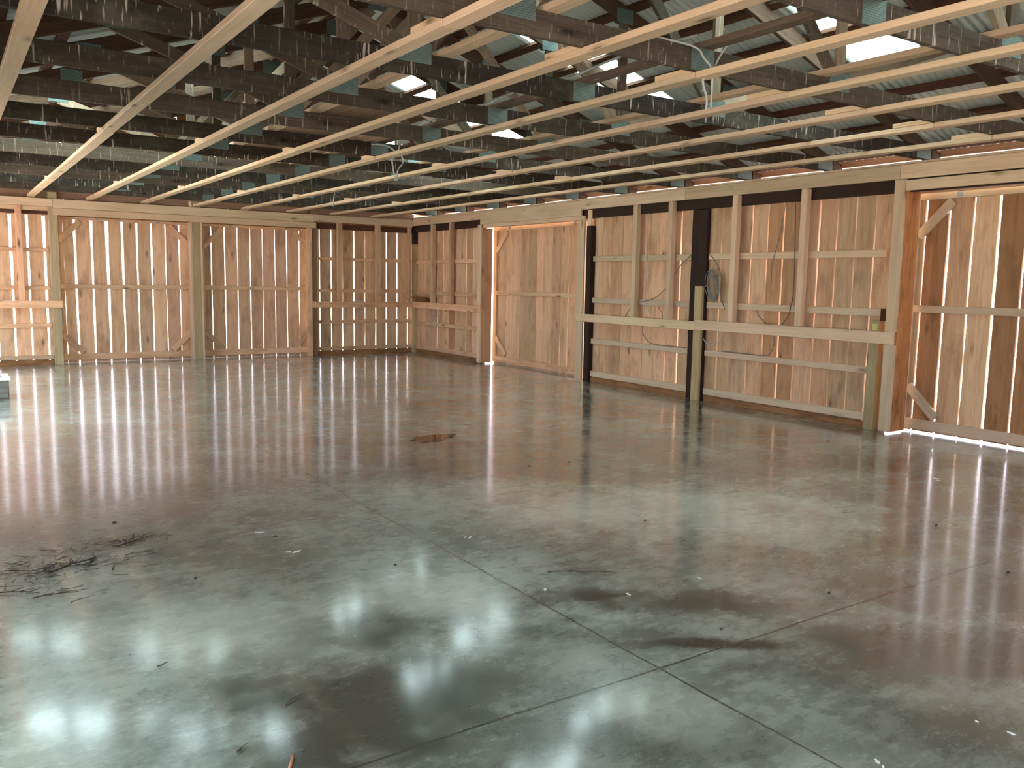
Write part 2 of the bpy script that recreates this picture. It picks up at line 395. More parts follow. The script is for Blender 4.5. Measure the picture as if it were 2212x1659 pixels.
# right wall
wr = empty('wall_right', (8.75, 10, 0)); tag(wr, 'long side wall of vertical pine planks with horizontal girts', kind='structure')
def rr(l): return sorted(l, key=lambda t: t[0])
planked(1, rr([(16.62, .006, .006), (16.385, .012, .006), (16.14, .006, .004), (15.90, .022, .016), (15.645, .008, .018), (15.4, .005, .004), (15.17, .006, .006), (14.94, .003, .004), (14.705, .018, .02), (14.45, .016, .016), (14.22, .005, .003)]), (14.03, 16.795), 8.745, 8.775, 0, 2.66, 'planking', wr, tints={5: (.62, .5, .45)})
gB = [(10.51, .004, .004), (10.28, .006, .010), (10.02, .008, .010), (9.78, .005, .005), (9.515, .008, .014), (9.265, .006, .014), (9.03, .020, .006), (8.78, .030, .026), (8.53, .006, .004), (8.289, .012, .014), (8.028, .020, .016), (7.767, .008, .006), (7.515, .010, .024), (7.262, .014, .016), (7.018, .026, .024), (6.773, .020, .004), (6.50, .012, .02), (6.257, .014, .016), (6.01, .012, .016), (5.768, .02, .018)]
planked(1, rr(gB), (5.50, 10.76), 8.745, 8.78, 0, 2.66, 'planking', wr, tints={5: (.72, .64, .55), 6: (.8, .7, .6), 3: (.85, .8, .75)})
for (y0, y1) in ((14.06, 16.79), (8.53, 10.70), (5.58, 8.21)):
    for z0, z1 in ((1.937, 2.022), (1.282, 1.366), (.628, .705), (.092, .182)):
        e = .03 if (y0 < 6 and z0 > .6 and z0 < 1.0) else 0
        MB().box(8.70, 8.745, y0 + e, y1, z0, z1).build('girt', M['lumber'] if y0 < 12 else M['pine'], wr, .004)
    MB().box(8.71, 8.745, y0, y1, 0, .08).build('skirt_board', M['brownboard'], wr, .003)
MB().box(8.68, 8.745, 10.70, 16.79, 2.625, 2.93).build('old_plate', M['oldpost'], wr)
MB().box(8.68, 8.745, YB0, 10.70, 2.625, 2.93).build('old_plate', M['oldpost'], wr)
MB().box(8.88, 8.92, 2.6, 14.2, 2.62, 2.90).build('track_board', M['pine'], wr, .003)
planked(1, [(y * .25 - 6, .012, .012) for y in range(1, 34)], (YB0, 2.72), 8.745, 8.768, 0, 2.66, 'planking', wr)
# left wall (behind the camera's left shoulder): planks, with the big doorway open
wl = empty('wall_left', (XL, 5, 0)); tag(wl, 'left side wall of vertical pine planks', kind='structure')
planked(1, [(y * .25 + 3.5, .02, .02) for y in range(1, 22)], (3.5, 9.0), XL - .06, XL - .035, 0, 2.9, 'planking', wl)
planked(1, [(16.0 + y * .25, .02, .02) for y in range(1, 4)], (16.0, 17.05), XL - .06, XL - .035, 0, 2.9, 'planking', wl)
planked(1, [(y * .25 - 6, .02, .02) for y in range(1, 12)], (YB0, -3.0), XL - .06, XL - .035, 0, 2.9, 'planking', wl)
for z0 in (.12, 1.3, 1.95, 2.83):
    MB().box(XL - .035, XL + .005, 3.5, 9.0, z0, z0 + .08).build('girt', M['pine'], wl, .003)
MB().box(XL - .06, XL + .02, YB0, 17.0, 2.7, 2.93).build('girt', M['lumber'], wl, .003)
# front gable above the open end behind the camera
wf = empty('wall_front', (4, YB0, 2.9)); tag(wf, 'gable planks above the open barn entrance', kind='structure')
fm = MB(); x = XL
while x < 8.74:
    x1 = min(x + .25, 8.75); fm.plank(0, x, x1 - .01, YB0 - .03, YB0, 2.95, min(roofz(x), roofz(x1)) - .02, n=2); x = x1
fm.build('planking', M['pine'], wf)

# ------------------------------------------------------------------ sliding doors
def door(name, label, axis, u0, u1, d, gaps, tints=None, mats='pine', zr=1.337, gv=None, brackets=(), braces=('tl', 'tr', 'bl', 'br'), framem='pine', zb=.05, stile=.085, pb=.0015):
    """frame front at depth d, planks behind it"""
    root = empty(name, ((u0 + u1) / 2, d, 0) if axis == 0 else (d, (u0 + u1) / 2, 0)); tag(root, label, kind='structure')
    def B(a0, a1, e0, e1, z0, z1, nm, m='pine', bev=.003):
        mb = MB()
        mb.box(a0, a1, e0, e1, z0, z1) if axis == 0 else mb.box(e0, e1, a0, a1, z0, z1)
        return mb.build(nm, M[m], root, bev)
    planked(axis, gaps, (u0, u1), d + .04, d + .066, pb, 2.62, 'planking', root, mat=mats, tints=tints, wob=.004)
    B(u0 + stile, u1 - stile, d, d + .04, zr, zr + .08, 'rail', framem)
    B(u0, u1, d, d + .04, zb, zb + .115, 'rail', framem)
    B(u0, u1, d, d + .04, 2.555, 2.635, 'rail', framem)
    B(u0, u0 + stile, d, d + .04, zb + .115, 2.555, 'stile', framem); B(u1 - stile, u1, d, d + .04, zb + .115, 2.555, 'stile', framem)
    sd = (0, 1, 0) if axis == 0 else (1, 0, 0)
    def P(u, z): return (u, d + .02, z) if axis == 0 else (d + .02, u, z)
    s_ = stile - .01
    for bc in braces:
        if bc == 'tl': p, q = P(u0 + s_, 2.17), P(u0 + s_ + .36, 2.53)
        if bc == 'tr': p, q = P(u1 - s_, 2.17), P(u1 - s_ - .36, 2.53)
        if bc == 'bl': p, q = P(u0 + s_, .52), P(u0 + s_ + .34, .19)
        if bc == 'br': p, q = P(u1 - s_, .52), P(u1 - s_ - .34, .19)
        MB().beam(p, q, .038, .10, sd).build('brace', M[framem], root, .003)
    for u in brackets: B(u - .03, u + .03, d - .004, d, 2.57, 2.625, 'hanger_plate', 'bracket', 0)
    return root
g1 = [(2.045, .05 * K, .065 * K), (2.318, .035 * K, .07 * K), (2.575, .04 * K, .09 * K), (2.83, .035 * K, .07 * K), (3.08, .025 * K, .055 * K), (3.33, .028 * K, .05 * K), (3.58, .008, .018), (3.826, .012, .045 * K)]
d1 = door('door_1', 'wide plank sliding door with the brightest gaps, left of the green post', 0, 1.70, 4.075, 17.10, [(-9, 0, 0)][:0] + [(1.86, .004, .004)] + g1, brackets=(2.42, 3.45))
K = .45
g2 = [(4.42, .035 * K, .05 * K), (4.675, .035 * K, .055 * K), (4.925, .045 * K, .022 * K), (5.175, .016, .02), (5.42, .012, .014), (5.675, .010, .014), (5.92, .014, .018), (6.18, .014, .045 * K)]
d2 = door('door_2', 'plank sliding door right of the middle green post on the back wall', 0, 4.195, 6.50, 17.10, g2, brackets=(4.78, 5.9))
K = .62
g3 = [(13.90, .005, .005), (13.66, .005, .005), (13.42, .004, .006), (13.165, .005, .008), (12.925, .006, .014), (12.65, .004, .005), (12.43, .005, .006), (12.17, .004, .004), (11.92, .014, .008), (11.70, .016, .006), (11.42, .005, .005), (11.15, .005, .005)]
d3 = door('door_3', 'closed plank sliding door far down the right wall beside the bright slit', 1, 10.95, 14.05, 8.96, rr(g3), braces=('tr', 'br'), brackets=(11.5, 13.5), zb=.035, stile=.11)
g4 = [(5.325, .018, .020), (5.064, .026, .030), (4.804, .018, .022), (4.541, .028, .028), (4.277, .022, .020), (4.02, .016, .016), (3.77, .03, .03), (3.5, .02, .02), (3.25, .03, .03)]
dk = (.55, .42, .36)
d4 = door('door_4', 'nearest plank sliding door with dark brown boards at right edge', 1, 3.0, 5.435, 8.96, rr(g4), tints={5: (.50, .40, .30), 8: (.55, .45, .35), 4: (.6, .46, .34), 3: (1.05, 1, .95), 2: (1, 1, 1)}, braces=('tr', 'br'), brackets=(3.5, 4.95), zb=.04, stile=.06, framem='lumber', pb=.02)

# ------------------------------------------------------------------ posts and framing of the back wall (each board a thing)
def thing(name, cat, label, mat, x0, x1, y0, y1, z0, z1, group=None, bevel=.004, tint=None):
    return tag(bx(name, mat, x0, x1, y0, y1, z0, z1, None, bevel, tint), label, cat, group)
thing('post', 'post', 'greenish treated post left of the brightest slatted door, top poking above the header', 'treated', 1.615, 1.755, 16.79, 16.925, 0, 2.995)
p2 = empty('post', (4.06, 16.86, 0)); tag(p2, 'middle green treated post between the two back doors', 'post')
bx('timber', 'treated', 3.995, 4.13, 16.79, 16.93, 0, 2.985, p2)
bx('jamb_board', 'lumber', 3.955, 3.993, 16.79, 17.02, 0, 2.60, p2); bx('jamb_board', 'lumber', 4.132, 4.17, 16.79, 17.02, 0, 2.60, p2)
bx('cap_block', 'lumber', 3.955, 3.993, 16.79, 16.9, 2.88, 2.985, p2); bx('cap_block', 'lumber', 4.132, 4.15, 16.79, 16.9, 2.88, 2.985, p2)
p3 = empty('post', (6.32, 16.85, 0)); tag(p3, 'post right of the second back door, pale board face and dark side', 'post')
bx('face_board', 'pine', 6.205, 6.312, 16.75, 16.79, 0, 2.60, p3, tint=(1.1, 1.05, 1.0)); bx('timber', 'treated', 6.29, 6.435, 16.79, 16.92, 0, 2.96, p3, tint=(.6, .5, .5))
thing('header_beam', 'beam', 'upper header board running above both sliding doors on the back wall', 'lumber', 1.685, 6.36, YF, 16.788, 2.722, 2.874, 'header boards over the back doors')
thing('header_beam', 'beam', 'lower header board directly above the two back sliding doors', 'lumber', 1.685, 6.405, YF + .006, 16.788, 2.602, 2.718, 'header boards over the back doors', tint=(.9, .87, .84))
thing('header_beam', 'beam', 'short header board above the slatted bay at far left', 'lumber', XL, 1.683, YF, 16.788, 2.742, 2.874)
thing('header_beam', 'beam', 'thin lower board under the far left header beside the green post', 'lumber', XL, 1.61, YF + .03, 16.788, 2.665, 2.74, tint=(.9, .85, .8))
thing('header_beam', 'beam', 'header board above the narrow slatted bay left of the corner', 'lumber', 6.362, 8.598, YF, 16.788, 2.738, 2.876)
thing('wall_rail', 'rail', 'waist-high rail board across the slatted bay at far left', 'pine', XL, 1.77, YF, 16.788, 1.004, 1.13, tint=(1.15, 1.1, 1.05))
thing('wall_rail', 'rail', 'waist-high rail across the back wall bay left of the corner', 'pine', 6.315, 8.598, YF, 16.788, .998, 1.122, tint=(1.05, 1, .95))
thing('stud', 'stud', 'single stud in the slatted bay at far left', 'pine', 1.115, 1.205, YF + .003, 16.84, 1.131, 2.741, tint=(1.1, 1, 1))
thing('stud', 'stud', 'left stud of the slatted bay between second back door and corner', 'pine', 6.872, 6.972, YF + .003, 16.84, 1.123, 2.737, 'back wall studs')
thing('stud', 'stud', 'middle stud of the slatted bay between second back door and corner', 'pine', 7.735, 7.835, YF + .003, 16.84, 1.123, 2.737, 'back wall studs')
thing('stud', 'stud', 'stud of the back wall standing right at the corner', 'pine', 8.50, 8.56, YF + .003, 16.84, 1.123, 2.737, 'back wall studs')
pc = empty('post', (8.77, 16.93, 0)); tag(pc, 'green treated corner post between back wall and right wall', 'post')
bx('timber', 'treated', 8.66, 8.80, 16.80, 16.915, 0, 2.37, pc, tint=(1.2, 1.2, 1.2)); bx('upper_timber', 'oldpost', 8.655, 8.80, 16.80, 16.915, 2.371, 2.92, pc)

# right wall framing
beamy = [(13.98, 16.748), (10.90, 13.978), (8.6, 10.898), (5.42, 8.598), (1.2, 5.418), (-6, 1.198)]
bl = ['top beam section nearest the far corner, right wall', 'deeper beam above the closed far door, right wall', 'top beam section left of the dark centre post', 'top beam section right of the dark centre post', 'top beam section above the nearest door', None]
for (y0, y1), lb in zip(beamy, bl):
    z0 = 2.665 if y0 == 10.90 else 2.757
    thing('top_beam', 'beam', lb or 'top beam section behind the camera', 'lumber', XF, XF + .038, y0, y1, z0, 2.905, 'top beam boards of the right wall')
for i, (y0, y1) in enumerate(((11.2, 16.72), (6.1, 11.198), (-6, 6.098))):
    thing('top_plate', 'board', ['flat plate board on the beam at the far corner end', 'flat plate board on the beam over the cable coil bay', 'flat plate board on the beam nearest the camera'][i], 'lumber', XF - .012, 8.675, y0, y1, 2.906, 2.93, 'flat plates on the right beam')
thing('header_board', 'board', 'header board over the far door below the deeper beam', 'lumber', XF + .01, XF + .048, 10.93, 13.88, 2.60, 2.664)
thing('header_board', 'board', 'header board just above the nearest door with dark gap over it', 'lumber', XF, XF + .038, 2.7, 5.345, 2.632, 2.742)
thing('wall_rail', 'rail', 'waist-high rail in the bay between the corner and bright slit', 'pine', XF, XF + .038, 13.93, 16.745, .993, 1.122, tint=(1.15, 1.05, 1))
thing('wall_rail', 'rail', 'waist-high rail left of the dark centre post', 'lumber', XF, XF + .038, 8.32, 10.96, .975, 1.098, 'long rail of the right wall')
thing('wall_rail', 'rail', 'waist-high rail right of the dark centre post, ending at the near jamb', 'lumber', XF, XF + .038, 5.37, 8.318, .985, 1.118, 'long rail of the right wall')
for (yc, z0, lb) in ((15.91, 1.123, 'first stud from the far corner in the right wall'), (15.14, 1.123, 'second stud from the far corner in the right wall'), (9.61, 1.099, 'stud beside the far dark post, right wall'), (8.875, 1.099, 'stud just left of the dark centre post'), (7.70, 1.119, 'stud just right of the hanging cable coil'), (6.635, 1.119, 'stud nearest the camera beside hanging grey wires')):
    thing('stud', 'stud', lb, 'lumber' if yc < 12 else 'pine', XF + .003, XF + .088, yc - .042, yc + .042, z0, 2.756, 'studs of the right wall')
# door jambs
def jamb(label, y0, y1, dep, side, split, rz=(.985, 1.118)):
    r = empty('door_jamb', ((8.6 + 8.6 + dep) / 2, (y0 + y1) / 2, 0)); tag(r, label, 'door jamb', 'door jambs of the right wall')
    if split:
        bx('face_board', 'lumber', XF, XF + .038, y0, y1, .02, rz[0] - .002, r, .005); bx('face_board', 'lumber', XF, XF + .038, y0 + .003, y1, rz[1] + .002, 2.662 if y0 > 8 else 2.755, r, .005)
    else: bx('face_board', 'lumber', XF, XF + .038, y0, y1, .02, 2.66, r, .005)
    ya = (y0, y0 + .038) if side < 0 else (y1 - .038, y1)
    bx('side_board', 'brownboard' if dep > .28 else 'pine', XF + .039, XF + dep, ya[0], ya[1], .02, 2.75 if split and y0 < 8 else 2.6, r, .004, tint=(1.5, 1.35, 1.25) if dep > .28 else (.75, .68, .62))
    return r
jamb('door jamb post at the bright slit beside the far door', 13.95, 14.06, .27, -1, True, (.993, 1.122))
jamb('door jamb post between the closed far door and dark post', 10.80, 10.96, .18, 1, True, (.975, 1.098))
jamb('tall door jamb with wide reddish side board nearest the camera', 5.345, 5.475, .30, -1, True)
jamb('door jamb behind the right edge of the nearest door', 2.7, 2.83, .30, 1, True)
D = thing('post', 'post', 'dark old post right of the closed far door', 'oldpost', 8.645, 8.745, 10.68, 10.795, 0, 2.50)
thing('blocking', 'wood block', 'pale block above the dark old post at the far door', 'lumber', 8.65, 8.678, 10.69, 10.785, 2.501, 2.75)
thing('post', 'post', 'tall dark centre post behind the short green post', 'oldpost', 8.69, 8.745, 8.235, 8.525, 0, 2.62)
thing('post', 'post', 'short green treated post in front of the dark centre post', 'treated', 8.64, 8.689, 8.245, 8.385, 0, 1.58, bevel=.005, tint=(1.25, 1.25, 1.2))
np_ = empty('post', (8.70, 5.64, 0)); tag(np_, 'olive treated post beside the tall jamb, ending above the rail', 'post')
bx('timber', 'treated', 8.655, 8.744, 5.578, 5.70, 0, 1.235, np_); bx('tag', 'treated', 8.652, 8.655, 5.60, 5.66, 1.13, 1.2, np_, 0, (1.5, 1.9, 1.2)); bx('upper_stub', 'oldpost', 8.66, 8.74, 5.545, 5.577, 1.235, 1.37, np_, .002, (2, 1.6, 1.2))

# ------------------------------------------------------------------ roof
def corr(name, y0, y1, xa, xb, mat, parent, lift=0.0, per=.076, amp=.009):
    """corrugated sheet between horizontal x positions xa (high) and xb (low), ribs running down the slope"""
    me_v = []; me_f = []; n = max(8, int((y1 - y0) / per * 8)); xs = [xa, xb]
    for i in range(n + 1):
        y = y0 + (y1 - y0) * i / n; w = amp * math.sin(2 * math.pi * y / per) + amp + lift
        for x in xs: me_v.append(V3((x, y, roofz(x) + w)))
    for i in range(n): me_f.append((2 * i, 2 * i + 1, 2 * i + 3, 2 * i + 2))
    m = MB(); m.v = me_v; m.f = me_f; m.uv = [[(me_v[q].x, me_v[q].y) for q in f] for f in me_f]; m.t = [(1, 1, 1)] * len(me_f)
    return m.build(name, M[mat], parent, smooth=True)
ce = empty('ceiling', (4.07, 6, 4.6)); tag(ce, 'open underside of the corrugated metal roof on dark purlins', kind='structure')
SKY = [(-7.45, -6.8), (-4.55, -3.9), (-1.6, -.95), (1.4, 2.06), (4.38, 5.04), (7.32, 7.98), (10.40, 11.02), (13.25, 13.92)]
SKY = [s for s in SKY if s[0] > YB0]
ys = [YB0 - .2]
for a, b_ in SKY: ys += [a, b_]
ys.append(17.25)
wn = 1
names = ['behind the camera', 'just behind the camera', 'above the camera', 'above the near truss', 'nearest large', 'middle', 'third', 'farthest']
for i in range(len(ys) - 1):
    if i % 2 == 0:
        corr('roof_sheet', ys[i], ys[i + 1], 4.07, 8.95, 'corr', ce); corr('roof_sheet', ys[i], ys[i + 1], 4.07, -.85, 'corr', ce)
    else:
        a, b_ = ys[i], ys[i + 1]
        corr('roof_sheet', a, b_, 4.07, 5.30, 'corr', ce); corr('roof_sheet', a, b_, 7.20, 8.95, 'corr', ce)
        w = corr('window_%d' % wn, a, b_, 5.30, 7.20, 'skylight', None); tag(w, 'translucent roof panel in the right roof slope', kind='structure'); wn += 1
        if a < 10: corr('roof_sheet', a, b_, 4.07, -.85, 'corr', ce); continue
        corr('roof_sheet', a, b_, .50, -.85, 'corr', ce); corr('roof_sheet', a, b_, 4.07, 3.60, 'corr', ce)
        w = corr('window_%d' % wn, a, b_, 3.60, .50, 'skylight', None); tag(w, 'translucent roof panel in the left roof slope', kind='structure'); wn += 1
MB().beam((4.0, YB0 - .2, roofz(4.0) + .05), (4.0, 17.25, roofz(4.0) + .05), .16, .012, (1, 0, .34)).beam((4.14, YB0 - .2, roofz(4.14) + .05), (4.14, 17.25, roofz(4.14) + .05), .16, .012, (1, 0, -.34)).build('ridge_cap', M['corr'], ce)
px_ = [5.035, 5.57, 6.085, 6.62, 7.155, 7.69, 8.24, 8.78, 4.5, 4.16]
for xp in px_:
    for mir in (0, 1):
        x = xp if not mir else 8.14 - xp
        s_ = -1 if not mir else 1
        a = math.atan(.34) * s_; dirv = V3((math.cos(a), 0, math.sin(a))); nrm = V3((-math.sin(a), 0, math.cos(a)))
        c0 = V3((x, YB0 - .1, roofz(x))) - nrm * .02
        MB().beam(c0, c0 + V3((0, 23.3, 0)), .09, .038, dirv).build('purlin', M['purlin'], ce)
MB().box(8.885, 8.92, YB0, 17.2, 2.985, 3.058, (1.1, 1, 1)).build('eave_board', M['pine'], ce, .003)
MB().box(-.83, -.79, YB0, 17.2, 2.998, 3.058).build('eave_board', M['pine'], ce, .003)

# ------------------------------------------------------------------ trusses
CH0, CH1 = 2.932, 3.076
def tc(x): return roofz(x) - .04 - .076      # centreline of the top chord
def make_truss(y):
    r = empty('roof_truss', (4.07, y, CH0)); th = .038; yc = y + th / 2
    MB().box(-.70, 8.72, y, y + th, CH0, CH1, (1, 1, 1)).build('bottom_chord', M['truss'], r, .003)
    MB().beam((4.07, yc, tc(4.07)), (8.88, yc, tc(8.88)), th, .144, (0, 1, 0), (1, 1, 1)).build('top_chord', M['rafter'], r, .003)
    MB().beam((4.07, yc, tc(4.07)), (-.74, yc, tc(-.74)), th, .144, (0, 1, 0), (1, 1, 1)).build('top_chord', M['rafter'], r, .003)
    def web(a, b_, w=.095): MB().beam((a[0], yc, a[1]), (b_[0], yc, b_[1]), th - .004, w, (0, 1, 0), (1, 1, 1)).build('web', M['web'], r, .003)
    jl, jr = 2.66, 5.47
    web((jl, 3.08), (jl, tc(jl) - .06)); web((jr, 3.08), (jr, tc(jr) - .06))
    web((jl + .06, 3.09), (3.99, tc(3.99) - .10)); web((jr - .06, 3.09), (4.15, tc(4.15) - .10))
    web((jl - .06, 3.10), (1.22, tc(1.22) - .06)); web((jr + .06, 3.10), (6.92, tc(6.92) - .06))
    def pl(x0, x1, z0, z1):
        MB().box(x0, x1, y - .0025, y, z0, z1, (1, 1, 1), along=0).box(x0, x1, y + th, y + th + .0025, z0, z1, (1, 1, 1), along=0).build('gusset_plate', M['gusset'], r)
    pl(2.53, 2.775, 3.010, 3.145); pl(5.34, 5.57, 3.0, 3.13); pl(3.965, 4.165, CH0 + .004, CH1 - .002)
    pl(-.56, -.30, 2.945, 3.065); pl(8.44, 8.70, 2.945, 3.065)
    pl(3.94, 4.20, tc(4.07) - .12, tc(4.07) + .06)
    for x in (jl, jr, 1.22, 6.92): pl(x - .1, x + .1, tc(x) - .09, tc(x) + .04)
    return r
t0 = make_truss(TY[0])
vis = [y for y in TY if y > 2.5]
for i, y in enumerate(TY):
    r = t0 if i == 0 else copy_tree(t0)
    r.location = (4.07, y, CH0)
    if y > 2.5:
        k = vis.index(y)
        lb = 'dropping-streaked old roof truss nearest the camera' if k == 0 else ('old roof truss closest to the back wall' if k == len(vis) - 1 else '%s old roof truss counted from the camera, streaked with droppings' % ord_(k))
    else: lb = ['old roof truss just behind the camera, outside the photo', 'old roof truss directly over the camera, outside the photo', 'old roof truss over the bottom edge of the view, outside the photo'][i]
    tag(r, lb, 'roof truss', 'old roof trusses')

# ------------------------------------------------------------------ strapping, cleats, lateral braces
sx = [.45 + .905 * k for k in range(10)]
cnt = ['leftmost', 'second from left', 'third from left', 'fourth from left', 'fifth from left', 'sixth from left', 'seventh from left', 'eighth from left', 'ninth from left, next to the right beam']
joints = [0.39, 3.96, 8.72, 13.48]
for k, x in enumerate(sx[:9]):
    yy = [-5.9] + [j + .019 for j in joints] + [16.86]
    r = empty('ceiling_strap', (x, 5, 2.892)); tag(r, 'new pale strapping running lengthwise under the trusses, %s' % cnt[k], 'strapping', 'new strapping boards under the trusses')
    for j in range(len(yy) - 1):
        dx = random.uniform(-.006, .006)
        MB().box(x - .052 + dx, x + .052 + dx, yy[j] + .0015, yy[j + 1] - .0015, 2.892, 2.931, rt(.12)).build('board_length', M['lumber'], r, .003)
    for j, jy in enumerate(joints[1:]):
        ln = (.34, .34, .42)[j] if k != 1 else (.3, .28, .3)[j]
        if k == 8 and j > 0: continue
        sgn = 1
        y0 = jy + .045
        o = bx('splice_block', 'lumber', x - .05, x + .05, y0, y0 + ln, 2.932, 2.968, None, .003, (1.1, 1.05, .98))
        tag(o, 'short splice block lying on the %s strapping behind the %s truss' % (cnt[k].split(',')[0], ord_(vis.index(min(vis, key=lambda q: abs(q - jy))))), 'wood block', 'splice blocks on the strapping')
def brace(x, y0, y1, mat, label, w=.10, h=.038):
    tag(bx('bracing_board', mat, x - w / 2, x + w / 2, y0, y1, CH1 + .001, CH1 + .001 + h, None, .003), label, 'bracing board', 'lengthwise boards lying on the truss chords')
brace(2.885, -4, 10.1, 'lumber', 'yellow bracing board lying on the chords above the third strapping')
brace(4.10, -5, 9.1, 'web', 'stained old bracing board on the chords at mid span under the white cable')
brace(5.27, -5, 12.4, 'lumber', 'pale bracing board on the chords right of mid span')

for i, (x0, x1, ya, yb, lb) in enumerate(((2.95, 3.115, 6.9, 10.9, 'wide brown loft board lying on the chords, next to the yellow bracing board'), (3.12, 3.30, 6.9, 10.9, 'second brown loft board from the yellow bracing board'), (3.305, 3.49, 6.9, 10.9, 'third brown loft board from the yellow bracing board'),
        (3.60, 3.72, 8.0, 11.6, 'pale loft board at mid span, left of three'), (3.76, 3.88, 8.0, 11.6, 'pale loft board at mid span, middle of three'), (3.92, 4.03, 8.0, 11.6, 'pale loft board at mid span, right of three'))):
    tag(bx('loft_board', 'weathered', x0, x1, ya, yb, CH1 + .001, CH1 + .024, None, .003, (1.3, 1.35, 1.3) if i > 2 else (.8, .85, .8)), lb, 'loose board', 'loose boards lying on the truss chords')
# ------------------------------------------------------------------ cables
def cable(pts, r, label, mat='cable', cat='cable', group=None, n=6):
    o = MB().tube(smooth_pts(pts, n), r).build('cable', M[mat], smooth=True); tag(o, label, cat, group); return o
cable([(3.70, 3.99, 3.09), (3.93, 3.90, 3.05), (4.012, 3.90, 2.997), (4.069, 3.89, 2.942), (4.07, 3.955, 2.88), (4.084, 3.93, 2.77), (4.072, 3.92, 2.696)], .007, 'left loop of grey cable drooping over the middle strapping', group='drooping ceiling cables')
cable([(4.10, 2.78, 3.13), (4.15, 3.2, 3.124), (4.285, 3.5, 3.18), (4.305, 3.75, 3.204), (4.212, 3.88, 3.113), (4.105, 3.90, 2.949), (4.128, 3.93, 2.88), (4.126, 3.93, 2.708)], .007, 'long arching grey cable above the middle strapping', group='drooping ceiling cables')
for a, b_, lb in (((4.05, 5.33, 3.135), (4.05, 4.0, 3.16), 'white cable along the old board behind the second truss'), ((4.05, 6.52, 3.13), (4.05, 5.2, 3.135), 'white cable along the old board behind the third truss'), ((4.05, 7.72, 3.13), (4.05, 6.4, 3.13), 'white cable along the old board behind the fourth truss')):
    m_ = (V3(a) + V3(b_)) / 2 + V3((-.03, 0, .02)); cable([a, m_, b_], .009, lb, group='cables lying on the old bracing board')
s = 1.103
cable([(3.42 * s, 7.5 * s, 1.6 + 1.246 * s), (3.499 * s, 7.5 * s, 1.6 + 1.254 * s), (3.595 * s, 7.5 * s, 1.6 + 1.242 * s), (3.659 * s, 7.5 * s - .01, 1.6 + 1.192 * s), (4.0, 8.27, 1.6 + 1.106 * s + .02), (3.66 * s, 7.5 * s, 1.6 + .932 * s)], .008, 'far left loop of white cable hanging below the strapping', group='far hanging cable loops')
cable([(3.724 * s, 7.5 * s, 1.6 + 1.302 * s), (3.68 * s + .02, 7.5 * s, 1.6 + 1.222 * s), (4.13, 8.27, 1.6 + 1.121 * s), (3.688 * s, 7.5 * s, 1.6 + 1.036 * s), (3.676 * s, 7.5 * s, 1.6 + .934 * s)], .008, 'far right loop of white cable hanging below the strapping', group='far hanging cable loops')
XW = 8.694
def wc(pts, label, r=.006, mat='darkcable', x=XW, g='wiring on the right wall planks'): cable([(x, a, b_) for a, b_ in pts], r, label, mat, group=g)
wc([(9.416, 2.75), (9.427, 2.326), (9.425, 1.819), (9.422, 1.349), (9.30, 1.15)], 'vertical grey wire beside the left stud near the dark post', .007, 'cable')
wc([(8.53, 2.01), (8.61, 1.947), (8.718, 1.868), (8.908, 1.653), (9.047, 1.506), (9.283, 1.374), (9.659, 1.295), (9.831, 1.128), (9.923, .957)], 'dark cable sweeping down left from the centre post')
wc([(6.962, 2.75), (6.988, 2.486), (7.035, 2.205), (7.125, 1.885), (7.128, 1.596)], 'thin slanting wire hanging left of the near stud', .004)
wc([(6.834, 2.75), (6.797, 2.058), (6.782, 1.53), (6.813, 1.352), (6.838, 1.244), (6.928, 1.122)], 'dark wire hanging close beside the near stud', .006)
wc([(9.465, .96), (9.444, .853), (9.312, .742), (9.125, .716), (8.56, .716)], 'thin wire drooping under the rail onto the lower girt left of the green post', .005)
wc([(8.24, .866), (8.16, .801), (8.027, .801), (7.928, .867), (7.88, .928)], 'pale wire loop drooping beside the short green post', .006, 'cable')
wc([(7.326, 1.279), (7.287, 1.206), (7.165, 1.122)], 'short dark wire end curling above the long rail', .006)
wc([(7.893, .718), (7.493, .716), (7.208, .716), (7.095, .747), (7.034, .862), (7.042, .971)], 'thin wire lying on the lower girt right of the green post', .005)
wc([(8.22, 2.031), (8.11, 1.951), (8.013, 1.834), (7.951, 1.661), (7.952, 1.468), (7.876, 1.277)], 'dark wire curving from the centre post around the coil', .005)
wc([(9.14, 1.262), (9.059, 1.171), (9.049, 1.10)], 'short wire end above the rail between the two left studs', .005)
wc([(16.1, .62), (15.84, 1.0), (15.66, .95), (15.78, .823), (15.854, .735), (15.872, .583)], 'wire knot hanging below the rail near the corner', .007, 'cable', 8.66)
wc([(15.34, 1.1), (15.405, 1.014), (15.376, .951)], 'small wire hook below the rail near the corner', .006, 'darkcable', 8.66)
cable([(7.18, 16.74, 1.125), (7.323, 16.735, 1.135), (7.414, 16.735, 1.10), (7.432, 16.735, 1.028), (7.374, 16.735, .907), (7.296, 16.735, .847), (7.218, 16.735, .865)], .008, 'white cable loop hanging over the back wall rail', group=None)
cable([(5.4, 13.3, 3.1), (5.36, 13.2, 2.95), (5.33, 13.2, 2.75)], .009, 'short white cable end hanging from the far strapping')
# coil
pts = []
for i in range(8 * 26):
    a = 2 * math.pi * i / 26; k = i // 26
    rx = .088 + .026 * math.sin(k * 2.1); rz = .185 + .03 * math.cos(k * 1.7)
    pts.append((8.675 - .004 * k + .006 * math.sin(a * 1.3 + k), 8.075 + rx * math.cos(a) + .02 * math.sin(k * 3) + .03 * math.sin(a), 1.585 + rz * math.sin(a) + .012 * math.cos(k * 2)))
co = MB().tube(pts, .005, 6).build('cable_coil', M['coil'], smooth=True); tag(co, 'coil of grey cable hanging on the dark centre post', 'cable coil')

